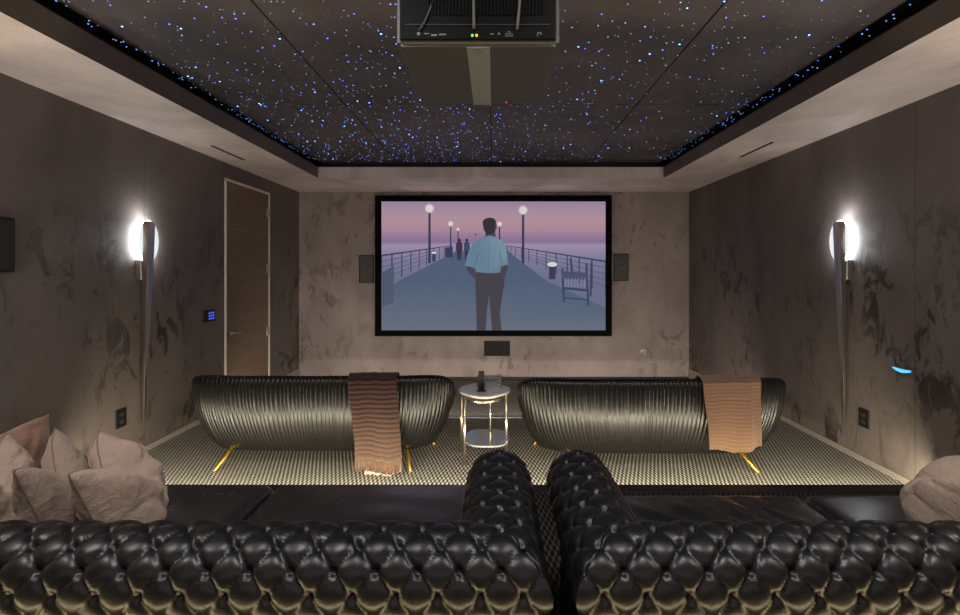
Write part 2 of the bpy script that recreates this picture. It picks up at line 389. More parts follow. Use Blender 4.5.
# ------------------------------------------------------------------ door (left wall)
DY0, DY1, DZ = 4.98, 5.93, 2.44
dr = tag(link('door_1', B(-LW, -LW+.012, DY0+.02, DY1-.02, PIT, DZ-.02, .003), M['door'], origin=(-LW, 5.45, PIT), smooth=False), kind='structure')
bm = bmesh.new()
for z in (1.93, 1.43, .93): box(bm, -LW+.012, -LW+.0135, DY0+.02, DY1-.02, z-.004, z+.004)
link('inlay_line', bm, M['door_line'], dr, smooth=False)
bm = bmesh.new()
box(bm, -LW, -LW+.016, DY0-.012, DY0+.006, PIT, DZ); box(bm, -LW, -LW+.016, DY1-.012, DY1+.02, PIT, DZ); box(bm, -LW, -LW+.016, DY0-.012, DY1+.02, DZ-.014, DZ+.014)
link('door_frame', bm, M['white_metal'], dr, smooth=False)
for z in (2.2, 1.5, .72, .02):
    link('hinge', B(-LW+.012, -LW+.026, DY1-.075, DY1-.02, z-.055, z+.055, .004), M['steel'], dr)
bm = bmesh.new()
c = Vector((-LW+.012, DY0+.085, .80)); tube(bm, [c, c+Vector((.012, 0, 0))], .026, 16)
tube(bm, [c+Vector((.01, 0, 0)), c+Vector((.055, 0, 0)), c+Vector((.06, .01, 0)), c+Vector((.06, .12, 0))], [.009, .009, .009, .008], 10)
link('handle', bm, M['steel'], dr)

# ------------------------------------------------------------------ screen with its picture
YS = BW-.03
fx0, fz1 = P(375.3, 195.5, YS).x, P(0, 195.5, YS).z; fx1, fz0 = P(611.5, 336, YS).x, P(0, 336, YS).z
ix0, iz1 = P(381.5, 201.5, YS).x, P(0, 201.5, YS).z; ix1, iz0 = P(605.5, 330.3, YS).x, P(0, 330.3, YS).z
sr = root('projection_screen', ((fx0+fx1)/2, BW, fz0), 'large wide projection screen in black frame showing a man on a pier at dusk', 'screen')
bm = bmesh.new()
for (a, b_, c_, d) in ((fx0, ix0, fz0, fz1), (ix1, fx1, fz0, fz1), (ix0, ix1, fz0, iz0), (ix0, ix1, iz1, fz1)):
    box(bm, a, b_, YS-.02, BW-.001, c_, d)
link('frame', bm, M['black_velvet'], sr, smooth=False)
bm = bmesh.new(); cl = bm.loops.layers.float_color.new('Col')
layer = [0]
def S(cx, cy): return (ix0+(cx-75)/(838-75)*(ix1-ix0), iz1-(cy-58)/(496-58)*(iz1-iz0))
def poly(pts, cols):
    layer[0] += 1
    y = YS-.0012-.0003*layer[0]
    vs = []
    for p in pts:
        x, z = S(*p); x = max(ix0, min(ix1, x)); z = max(iz0, min(iz1, z)); vs.append(bm.verts.new((x, y, z)))
    try: f = bm.faces.new(vs)
    except ValueError: return
    if not isinstance(cols, list): cols = [cols]*len(pts)
    for l, c in zip(f.loops, cols): l[cl] = lin(c)+(1,)
def strip(rows, x0=75, x1=838):
    layer[0] += 1
    y = YS-.0012-.0003*layer[0]
    for (y0, c0), (y1, c1) in zip(rows, rows[1:]):
        vs = []
        for p in ((x0, y0), (x1, y0), (x1, y1), (x0, y1)):
            x, z = S(*p); vs.append(bm.verts.new((x, y, z)))
        f = bm.faces.new(vs)
        for l, c in zip(f.loops, (c0, c0, c1, c1)): l[cl] = lin(c)+(1,)
def lineq(x0, y0, x1, y1, w0, w1, c):
    d = math.hypot(x1-x0, y1-y0); nx, ny = -(y1-y0)/d, (x1-x0)/d
    poly([(x0+nx*w0/2, y0+ny*w0/2), (x1+nx*w1/2, y1+ny*w1/2), (x1-nx*w1/2, y1-ny*w1/2), (x0-nx*w0/2, y0-ny*w0/2)], c)
def circ(cx, cy, r, c, n=14, ry=None):
    poly([(cx+r*math.cos(2*PI*k/n), cy+(ry or r)*math.sin(2*PI*k/n)) for k in range(n)], c)
strip([(58, (178, 156, 184)), (95, (198, 166, 184)), (130, (208, 168, 180)), (158, (198, 158, 178)), (182, (172, 138, 180)), (196, (158, 132, 178)), (206, (186, 168, 198)),
       (225, (172, 158, 192)), (260, (146, 142, 178)), (320, (128, 130, 164)), (496, (116, 122, 150))])
D0, D1, D2 = (92, 110, 142), (98, 116, 144), (120, 130, 146)
poly([(330, 226), (505, 226), (640, 330), (838, 420), (838, 496), (75, 496), (75, 372), (130, 330)], [D0, D0, D0, D1, D2, D2, D1, D0])
RAIL = (70, 78, 106)
def rail(xa, xb, top_a, top_b, bot_a, bot_b, n, col):
    lineq(xa, top_a, xb, top_b, 2.5, 6, col)
    for k in range(1, 5):
        t = k/5.2; lineq(xa, top_a+(bot_a-top_a)*t, xb, top_b+(bot_b-top_b)*t, 1.2, 2.6, (92, 98, 130))
    for k in range(n):
        t = (k/(n-1))**1.7; x = xa+(xb-xa)*t; ta = top_a+(top_b-top_a)*t; ba = bot_a+(bot_b-bot_a)*t
        lineq(x, ta, x, ba, 1.6+3.5*t, 1.6+3.5*t, col)
rail(315, 75, 208, 242, 236, 345, 12, RAIL)
rail(500, 838, 208, 262, 234, 372, 13, RAIL)
poly([(75, 300), (118, 276), (118, 400), (75, 416)], (92, 102, 130))
def lamp(x, ytop, ybase, r, w):
    lineq(x, ytop+r, x, ybase, w, w*1.3, (62, 68, 96))
    circ(x, ytop, r*1.3, (230, 204, 210)); circ(x, ytop, r, (255, 250, 246))
lamp(336, 153, 215, 4.5, 3); lamp(311, 134, 230, 7.5, 4); lamp(477, 135, 190, 7, 4); lamp(239, 82, 268, 12.5, 7); lamp(557, 88, 268, 12.5, 7)
circ(254, 233, 8, (250, 250, 250), 12, 4); lineq(254, 236, 254, 262, 12, 12, (66, 74, 102))
poly([(292, 215), (318, 212), (318, 248), (292, 248)], (62, 72, 104))
lineq(656, 278, 656, 322, 22, 22, (62, 70, 100)); circ(656, 272, 17, (252, 252, 252), 14, 8)
# slatted bench on the pier
BE = (68, 78, 110)
for a in ((690, 285, 696, 400), (718, 250, 724, 300), (772, 268, 778, 412), (790, 262, 786, 380)): lineq(*a, 7, 7, BE)
poly([(690, 295), (775, 300), (775, 325), (690, 322)], (84, 94, 124))
for k in range(7): lineq(700+k*11, 318, 700+k*11, 348, 3, 3, (150, 152, 182))
lineq(690, 352, 778, 360, 8, 8, BE); lineq(692, 385, 775, 392, 4, 4, BE)
# distant strollers
for (x, s, c1) in ((340, 1., (74, 60, 84)), (366, .9, (70, 84, 124))):
    circ(x, 190, 6*s, (60, 50, 62)); poly([(x-11*s, 200), (x-4*s, 195), (x+4*s, 195), (x+11*s, 200), (x+11*s, 226), (x-11*s, 226)], c1)
    poly([(x-8*s, 226), (x+8*s, 226), (x+6*s, 258), (x+1, 258), (x, 236), (x-1, 258), (x-6*s, 258)], (58, 56, 84))
circ(396, 171, 3, (70, 50, 66))
# man seen from behind: trousers, arms, shirt, head
for (xa, ya, xb, yb_) in ((300, 290, 118, 470), (360, 280, 250, 496), (520, 290, 640, 400), (570, 360, 760, 496)): lineq(xa, ya, xb, yb_, 1.5, 4, (112, 124, 150))
for yy in (300, 340, 400, 460): lineq(200-(yy-300)*.6, yy, 640+(yy-300)*.9, yy, 1.2, 1.2, (102, 116, 142))
TR = (78, 74, 84); SK = (86, 78, 94)
poly([(398, 296), (492, 296), (494, 330), (484, 390), (478, 440), (484, 496), (452, 496), (446, 430), (442, 372), (434, 430), (430, 496), (400, 496), (398, 430), (395, 340)], TR)
poly([(362, 276), (386, 280), (402, 312), (398, 324), (384, 312), (370, 296)], SK)
poly([(480, 276), (505, 274), (502, 296), (494, 318), (486, 322), (484, 300)], SK)
poly([(358, 276), (372, 226), (384, 204), (404, 190), (428, 176), (450, 172), (466, 182), (486, 192), (497, 206), (503, 240), (506, 272), (482, 280), (478, 300), (440, 302), (400, 298), (394, 284)],
     [(116, 148, 174)]*5+[(138, 168, 188)]*5+[(118, 150, 174)]*6)
lineq(392, 282, 404, 236, 1.5, 3.5, (90, 118, 150)); lineq(484, 278, 478, 232, 1.5, 3.5, (90, 118, 150)); lineq(440, 300, 442, 196, 2, 2, (102, 132, 160))
poly([(430, 158), (462, 158), (464, 180), (446, 174), (428, 178)], SK)
poly([(419, 128), (426, 118), (442, 113), (458, 116), (465, 126), (466, 148), (460, 164), (446, 170), (432, 168), (423, 154)], (58, 56, 64))
poly([(460, 134), (467, 136), (467, 152), (461, 156)], SK)
m, nt, b = new_mat('projected_picture'); at = N(nt, 'ShaderNodeAttribute', attribute_name='Col')
b.inputs['Base Color'].default_value = (.02, .02, .02, 1); b.inputs['Roughness'].default_value = .8; b.inputs['Specular IOR Level'].default_value = .1
nt.links.new(at.outputs['Color'], b.inputs['Emission Color']); b.inputs['Emission Strength'].default_value = .66
for f in list(bm.faces): pass
off = origin_of(sr); bmesh.ops.translate(bm, verts=bm.verts, vec=-off)
for f in bm.faces:
    f.normal_update()
    if f.normal.y > 0: f.normal_flip()
me = bpy.data.meshes.new('picture'); bm.to_mesh(me); bm.free(); me.materials.append(m)
o = bpy.data.objects.new('picture', me); COL.objects.link(o); o.parent = sr
link('backing', B(ix0, ix1, YS-.001, BW-.001, iz0, iz1), M['black_velvet'], sr, smooth=False)

# ------------------------------------------------------------------ wall speakers, outlets, keypad
def wall_speaker(name, px0, py0, px1, py1, label, mat):
    a = P(px0, py0, BW-.01); c = P(px1, py1, BW-.01)
    r = root(name, ((a.x+c.x)/2, BW, c.z), label, 'speaker', 'flush speakers around the screen')
    bm = bmesh.new(); w = .012
    for q in ((a.x, a.x+w, c.z, a.z), (c.x-w, c.x, c.z, a.z), (a.x+w, c.x-w, c.z, c.z+w), (a.x+w, c.x-w, a.z-w, a.z)): box(bm, q[0], q[1], BW-.014, BW-.001, q[2], q[3])
    link('frame', bm, M['black'], r, smooth=False)
    link('grille', B(a.x+w, c.x-w, BW-.011, BW-.001, c.z+w, a.z-w), mat, r, smooth=False)
wall_speaker('wall_speaker', 359, 255, 374, 283, 'upright mottled speaker panel on back wall left of the projection screen', M['grille_pale'])
wall_speaker('wall_speaker', 613.5, 254, 628.5, 281, 'upright mottled speaker panel on back wall right of the projection screen', M['grille_pale'])
wall_speaker('wall_speaker', 484, 341, 510, 356, 'small black horizontal speaker panel on back wall below the projection screen', M['grille'])
r = root('wall_speaker', (-LW, 2.6, 1.46), 'black rectangular speaker panel on the left wall at the picture edge', 'speaker')
link('cabinet', B(-LW+.001, -LW+.03, 2.40, 2.77, 1.468, 1.786, .006), M['black'], r, smooth=False)
link('grille', B(-LW+.03, -LW+.034, 2.415, 2.755, 1.483, 1.771), M['grille'], r, smooth=False)

def outlet(X, sgn, y0, y1, z0, z1, label):
    r = root('wall_outlet', (X, (y0+y1)/2, z0), label, 'wall outlet', 'black outlets below the sconces')
    x0, x1 = sorted((X+sgn*.001, X+sgn*.01))
    link('cover_plate', B(x0, x1, y0, y1, z0, z1, .003), M['black'], r, smooth=False)
    yc, zc = (y0+y1)/2, (z0+z1)/2
    for dz in (.027, -.027):
        bm = bmesh.new(); xx = sorted((X+sgn*.01, X+sgn*.013)); box(bm, xx[0], xx[1], yc-.02, yc+.02, zc+dz-.018, zc+dz+.018, .004)
        for dy in (-.008, .008):
            ss = sorted((X+sgn*.0125, X+sgn*.0137)); box(bm, ss[0], ss[1], yc+dy-.0015, yc+dy+.0015, zc+dz-.006, zc+dz+.008, mi=1)
        link('socket', bm, [M['grille'], M['proj_edge']], r, smooth=False)
outlet(-LW, 1, 3.535, 3.635, .28, .42, 'black wall outlet low on the left wall beside the sconce tip')
outlet(RW, -1, 3.565, 3.665, .27, .41, 'black wall outlet low on the right wall beside the sconce tip')
r = root('keypad', (-LW, 4.69, 1.03), 'small black control keypad with blue lit buttons beside the door', 'keypad')
link('cover_plate', B(-LW, -LW+.012, 4.60, 4.785, .965, 1.08, .003), M['black'], r, smooth=False)
bm = bmesh.new()
for i in range(3):
    for j in range(3): box(bm, -LW+.012, -LW+.014, 4.675+i*.034, 4.70+i*.034, .985+j*.028, 1.003+j*.028)
link('button_grid', bm, M['led_blue'], r, smooth=False)
# small white sensor on back wall
c = P(643, 351.5, BW)
r = root('wall_hook', (c.x, BW, c.z-.05), 'small white rounded fitting on the back wall right of the screen', 'wall fitting')
bm = bmesh.new(); tube(bm, [(c.x, BW-.001, c.z), (c.x, BW-.012, c.z)], .045, 20); link('back_plate', bm, M['plastic_white'], r)
bm = bmesh.new(); tube(bm, [(c.x-.02, BW-.01, c.z-.045), (c.x-.022, BW-.045, c.z+.02), (c.x, BW-.055, c.z+.045), (c.x+.022, BW-.045, c.z+.02), (c.x+.022, BW-.04, c.z-.05)], [.012, .014, .015, .014, .01], 10); link('loop', bm, M['plastic_white'], r)
# blue reflection on the wall, imitated by a glowing sliver
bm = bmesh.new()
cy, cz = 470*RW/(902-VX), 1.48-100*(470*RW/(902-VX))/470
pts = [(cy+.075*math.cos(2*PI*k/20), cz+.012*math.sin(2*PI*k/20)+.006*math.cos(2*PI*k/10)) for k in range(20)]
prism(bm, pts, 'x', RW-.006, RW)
tag(link('cyan_reflection', bm, M['reflection_cyan'], origin=(RW, cy, cz), smooth=False), 'thin glowing cyan sliver imitating a reflection on the right wall beyond the sconce', 'reflection')
# linear air slots in the soffit
def slot(px0, py0, px1, py1, label):
    Z = SOF; k = F*(Z-EYE)
    Y0 = k/(VY-py0); Y1 = k/(VY-py1); x0 = (px0-VX)*Y0/F; x1 = (px1-VX)*Y1/F; x = (x0+x1)/2
    r = root('air_slot', (x, (Y0+Y1)/2, SOF), label, 'air vent', 'air slots in the soffit')
    lo, hi = sorted((Y0, Y1))
    link('slot_opening', B(x-.012, x+.012, lo, hi, SOF-.002, SOF-.0005), M['black'], r, smooth=False)
    bm = bmesh.new()
    for s in (-1, 1): box(bm, x+s*.012-(.004 if s < 0 else 0), x+s*.012+(.004 if s > 0 else 0), lo, hi, SOF-.004, SOF-.0005)
    link('slot_frame', bm, M['soffit_face'], r, smooth=False)
slot(210, 145.5, 246, 160, 'narrow black linear air slot in the left soffit')
slot(739, 157, 774, 142, 'narrow black linear air slot in the right soffit')

# ------------------------------------------------------------------ sconces
def sconce(X, sgn, Yc, label):
    r = root('wall_sconce', (X, Yc, .24), label, 'sconce', 'tapered wall sconces')
    zt, zb = 1.865, .245
    # glowing oval behind
    bm = bmesh.new(); pts = [(Yc-.005+.105*math.cos(2*PI*k/32), 1.715+.17*math.sin(2*PI*k/32)) for k in range(32)]
    a, b_ = sorted((X+sgn*.0485, X+sgn*.056)); prism(bm, pts, 'x', a, b_)
    df = link('light_diffuser', bm, M['plate'], r, smooth=False)
    bm = bmesh.new(); pts = [(Yc-.005+.098*math.cos(2*PI*k/32), 1.715+.163*math.sin(2*PI*k/32)) for k in range(32)]
    a, b_ = sorted((X+sgn*.028, X+sgn*.048)); prism(bm, pts, 'x', a, b_); link('led_ring', bm, M['glow'], df, smooth=False)
    # blade, tapering to a point with a slight sway
    bm = bmesh.new(); rings = []
    n = 26
    for i in range(n+1):
        t = i/n; z = zt+(zb-zt)*t
        w = .036*(1-t)**.62+.0035; d = .024*(1-t)**.7+.003
        if t < .25: w = .036*(.80**.62)+.0035+.004*(1-t*4)
        sway = .005*math.sin(t*2.4*PI)*t
        cx = X+sgn*(.084-.044*t); cy = Yc-.045+sway
        ring = [(-w, -d*.8), (-w*.8, -d), (w*.8, -d), (w, -d*.8), (w, d*.8), (w*.8, d), (-w*.8, d), (-w, d*.8)]
        rings.append([bm.verts.new((cx+sgn*q[1], cy+q[0], z)) for q in ring])
    for r0, r1 in zip(rings, rings[1:]):
        for k in range(8): bm.faces.new((r0[k], r0[(k+1) % 8], r1[(k+1) % 8], r1[k]))
    bm.faces.new(rings[0]); bm.faces.new(rings[-1])
    link('blade', bm, M['chrome'], r, smooth=False)
    bm = bmesh.new(); a, b_ = sorted((X+sgn*.001, X+sgn*.05)); box(bm, a, b_, Yc-.085, Yc+.01, 1.40, 1.56, .004)
    br = link('wall_bracket', bm, M['steel'], r, smooth=False)
    a, b_ = sorted((X+sgn*.045, X+sgn*.075)); link('arm', B(a, b_, Yc-.065, Yc-.025, 1.44, 1.52, .003), M['chrome'], br, smooth=False)
SCY = 3.815
sconce(-LW, 1, SCY, 'tall tapered bronze sconce glowing white on the left wall')
sconce(RW, -1, SCY, 'tall tapered bronze sconce glowing white on the right wall')

# ------------------------------------------------------------------ projector
pr = root('projector', (-.045, 1.69, CEI), 'large dark grey projector hanging from the star ceiling', 'projector')
x0, x1, y0, y1, z0, z1 = -.297, .200, 1.43, 1.945, 2.165, 2.42
bm = bmesh.new()
fr = [(x0, y0), (x1, y0), (x1, y1-.07), (x1-.035, y1-.022)]+[(x1-.035+(x0-x1+.07)*k/8, y1-.022+.022*math.sin(PI*k/8)) for k in range(1, 8)]+[(x0+.035, y1-.022), (x0, y1-.07)]
prism(bm, fr, 'z', z0, z1)
bmesh.ops.recalc_face_normals(bm, faces=bm.faces)
es = [e for e in bm.edges if all(abs(v.co.z-z0) < 1e-5 or abs(v.co.z-z1) < 1e-5 for v in e.verts)]
r_ = bmesh.ops.bevel(bm, geom=es, offset=.012, segments=3, affect='EDGES')
for f in r_['faces']: f.material_index = 1
link('housing', bm, [M['proj'], M['proj_edge']], pr, smooth=False)
link('accent_strip', B(-.084, -.012, y0+.012, y1-.004, z0-.003, z0+.001), M['proj_strip'], pr, smooth=False)
for q in ((-.066, -.03, y0+.026, y0+.031), (-.06, -.036, y0+.043, y0+.046), (-.062, -.03, y1-.03, y1-.027)):
    link('printed_mark', B(q[0], q[1], q[2], q[3], z0-.0036, z0-.003), M['mark'], pr, smooth=False)
rp = link('rear_panel', B(x0+.012, x1-.012, y0-.008, y0, z0+.012, z1-.012, .004), M['proj_rear'], pr, smooth=False)
bm = bmesh.new()
for k in range(34): box(bm, -.20+k*.0105, -.196+k*.0105, y0-.012, y0-.008, z0+.085, z1-.03)
link('vent_slats', bm, M['proj_rear'], rp, smooth=False)
link('panel_ridge', B(x0+.03, x1-.03, y0-.011, y0-.008, z0+.055, z0+.058), M['black'], rp, smooth=False)
def zpx(py): return EYE-(py-VY)*(y0-.01)/F
def xpx(px): return (px-VX)*(y0-.01)/F
for sym in (((417, 420, 32, 35),), ((424, 429, 33, 34),), ((431, 437, 34, 36),), ((439, 446, 33.5, 35),), ((490, 494, 33, 34.2),), ((498, 500, 32.5, 34.5),),
            ((507.5, 510.5, 31, 32), (505, 513, 35.3, 36.2), (505, 506, 33, 36), (512, 513, 33, 36), (505, 513, 33, 33.8)), ((537, 538, 32, 36), (537, 541, 32, 33), (540.6, 541.6, 32.5, 34.5))):
    bm = bmesh.new()
    for (a, b_, c_, d) in sym: box(bm, xpx(a), xpx(b_), y0-.0095, y0-.008, zpx(d), zpx(c_))
    link('port_symbol', bm, M['mark'], rp, smooth=False)
for nm, px, mm in (('green_status_light', 472.3, 'led_green'), ('orange_status_light', 476.6, 'led_orange')):
    bm = bmesh.new(); tube(bm, [(xpx(px), y0-.011, zpx(35.3)), (xpx(px), y0-.008, zpx(35.3))], .0038, 10); link('status_light', bm, M[mm], rp)
bm = bmesh.new(); tube(bm, [(.05, y1-.028, z0-.002), (.05, y1-.028, z0+.002)], .004, 10); link('status_light', bm, M['led_red'], pr)
bm = bmesh.new(); tube(bm, [(-.045, 1.70, z1-.005), (-.045, 1.70, CEI-.02)], .028, 16); box(bm, -.165, .075, 1.58, 1.82, z1-.002, z1+.016, .003)
link('mount_pole', bm, M['black'], pr)
bm = bmesh.new(); tube(bm, [(-.045, 1.70, CEI-.03), (-.045, 1.70, CEI-.0015)], .085, 24); link('ceiling_plate', bm, M['black'], pr)
def cable(pts, mat, rad=.0045):
    bm = bmesh.new(); P3 = []
    for k in range(15):
        t = k/14; a, b_, c_ = pts
        P3.append(Vector(a)*(1-t)**2+Vector(b_)*2*t*(1-t)+Vector(c_)*t*t)
    tube(bm, P3, rad, 8); link('cable', bm, M[mat], pr)
cable([(xpx(474), y0-.012, zpx(29)), (xpx(474), y0-.03, zpx(5)), (-.075, y0+.05, CEI-.002)], 'cable')
cable([(xpx(517), y0-.012, zpx(30)), (xpx(520), y0-.03, zpx(5)), (.12, y0+.05, CEI-.002)], 'cable')
cable([(xpx(419), y0-.012, zpx(31)), (xpx(437), y0-.03, zpx(16)), (-.08, y0+.1, CEI-.002)], 'cable_dark', .003)

# ------------------------------------------------------------------ pleated front sofas
def resample(pts, n, closed=True):
    L = [0.]
    q = pts+[pts[0]] if closed else pts
    for a, b_ in zip(q, q[1:]): L.append(L[-1]+math.dist(a, b_))
    out = []; j = 0
    for k in range(n):
        s = L[-1]*k/(n if closed else n-1)
        while j < len(L)-2 and L[j+1] < s: j += 1
        t = (s-L[j])/max(1e-9, L[j+1]-L[j]); out.append(tuple(q[j][i]+(q[j+1][i]-q[j][i])*t for i in range(2)))
    return out, L[-1]

EXP = 4.2
class Tub:
    def __init__(s, cx, cy, a, b): s.cx, s.cy, s.a, s.b = cx, cy, a, b; s.z0 = .14; s.zb = .712
    def sx(s, t): return 1-.15*(1-t)**2.8
    def sy(s, t): return 1-.24*(1-t)**2.5
    def back_y(s, x, z):
        t = max(0., min(1., (z-s.z0)/(s.zb-s.z0)))
        q = min(.999, abs((x-s.cx)/(s.a*s.sx(t))))
        return s.cy-s.b*s.sy(t)*(1-q**EXP)**(1/EXP)
    def top(s, uy):   # uy: -1 at back, +1 at front
        return s.zb-.34*sstep(-1.05, 1.0, uy)

def tub_sofa(T, label, legs, seed):
    r = root('pleated_sofa', (T.cx, T.cy, 0), label, 'sofa', 'pleated sofas in the front row')
    rr = random.Random(seed)
    base = []
    for k in range(1440):
        th = 2*PI*k/1440; c, s_ = math.cos(th), math.sin(th)
        base.append((T.a*math.copysign(abs(c)**(2/EXP), c), T.b*math.copysign(abs(s_)**(2/EXP), s_)))
    NC = 1160
    ring, per = resample(base, NC)
    # irregular pleat phase
    nrid = 178; ph = [0.]
    wid = [rr.uniform(.75, 1.3) for _ in range(nrid)]; tot = sum(wid)
    cum = [0.]
    for w in wid: cum.append(cum[-1]+w/tot)
    amp = [rr.uniform(.55, 1.15) for _ in range(nrid)]
    bm = bmesh.new(); cols = []
    NR = 20; thick = .085
    j = 0
    for i, (x, y) in enumerate(ring):
        s = i/NC
        while j < nrid-1 and cum[j+1] <= s: j += 1
        f = (s-cum[j])/(cum[j+1]-cum[j])
        a_ = .0075*amp[j]*(abs(math.sin(PI*f))**.7-.5)
        # plan normal of superellipse
        nx = math.copysign(abs(x/T.a)**(EXP-1), x)/T.a; ny = math.copysign(abs(y/T.b)**(EXP-1), y)/T.b; nl = math.hypot(nx, ny) or 1; nx /= nl; ny /= nl
        zt = T.top(y/T.b)
        col = []
        wv = .004*math.sin(s*61)
        for k in range(NR+1):
            u = k/NR
            z = T.z0+(zt-.045-T.z0)*u
            t = (z-T.z0)/(T.zb-T.z0)
            fade = min(1., u*5+.15)
            col.append((T.cx+x*T.sx(t)+nx*(a_*fade+wv*u), T.cy+y*T.sy(t)+ny*(a_*fade+wv*u), z))
        t = (zt-T.z0)/(T.zb-T.z0); bx, by = x*T.sx(t), y*T.sy(t)
        R = .042
        for k in range(1, 8):
            an = PI*k/8
            o = -R+R*math.cos(an); zz = zt-.045+R*math.sin(an)*1.05
            col.append((T.cx+bx+nx*(o+a_*.6+wv), T.cy+by+ny*(o+a_*.6+wv), zz+a_*.5))
        for k in range(1, 7):
            col.append((T.cx+bx-nx*(2*R+.012*k/6), T.cy+by-ny*(2*R+.012*k/6), max(.34, zt-.045)-(max(.34, zt-.045)-.33)*k/6))
        col.insert(0, (T.cx+x*.62, T.cy+y*.66, T.z0-.008))
        cols.append([bm.verts.new(p) for p in col])
    n = len(cols)
    for i in range(n):
        A, C = cols[i], cols[(i+1) % n]
        for k in range(len(A)-1): bm.faces.new((A[k], C[k], C[k+1], A[k+1]))
    bm.faces.new([c[0] for c in cols])
    link('shell', bm, M['satin'], r)
    # seat cushion following the plan
    bm = bmesh.new(); rings = []
    ring2, _ = resample(base, 96)
    for (sc, z) in ((.0, .30), (.80, .30), (.845, .33), (.85, .37), (.835, .405), (.78, .425), (.5, .435), (.0, .44)):
        if sc == 0: rings.append([bm.verts.new((T.cx, T.cy+.0, z))]); continue
        rings.append([bm.verts.new((T.cx+x*sc, T.cy+y*(sc-.04), z)) for x, y in ring2])
    for r0, r1 in zip(rings, rings[1:]):
        for k in range(96):
            if len(r0) == 1: bm.faces.new((r0[0], r1[k], r1[(k+1) % 96]))
            elif len(r1) == 1: bm.faces.new((r0[k], r0[(k+1) % 96], r1[0]))
            else: bm.faces.new((r0[k], r0[(k+1) % 96], r1[(k+1) % 96], r1[k]))
    link('seat_cushion', bm, M['leather_seat'], r)
    for (bx, by, tx, ty) in legs:
        bm = bmesh.new(); tube(bm, [(bx, by, .001), (bx+(tx-bx)*.05, by+(ty-by)*.05, .012), (tx, ty, .19)], [.010, .0125, .019], 14)
        link('leg', bm, M['gold'], r)
    return r
T1 = Tub(-1.31, 3.83, 1.0, .455); T2 = Tub(1.195, 3.80, 1.02, .455); T2.zb = .698; T2.z0 = .132
tub_sofa(T1, 'black pleated tub sofa left of the side table, dark brown throw over its back',
         [(-2.05, 3.44, -1.95, 3.60), (-.61, 3.44, -.68, 3.58), (-.50, 3.97, -.66, 3.93), (-2.02, 4.2, -1.92, 4.1)], 5)
tub_sofa(T2, 'black pleated tub sofa right of the side table, tan throw over its back',
         [(1.925, 3.42, 1.80, 3.58), (.53, 3.44, .58, 3.58), (.335, 3.97, .50, 3.93), (1.95, 4.2, 1.83, 4.1)], 9)

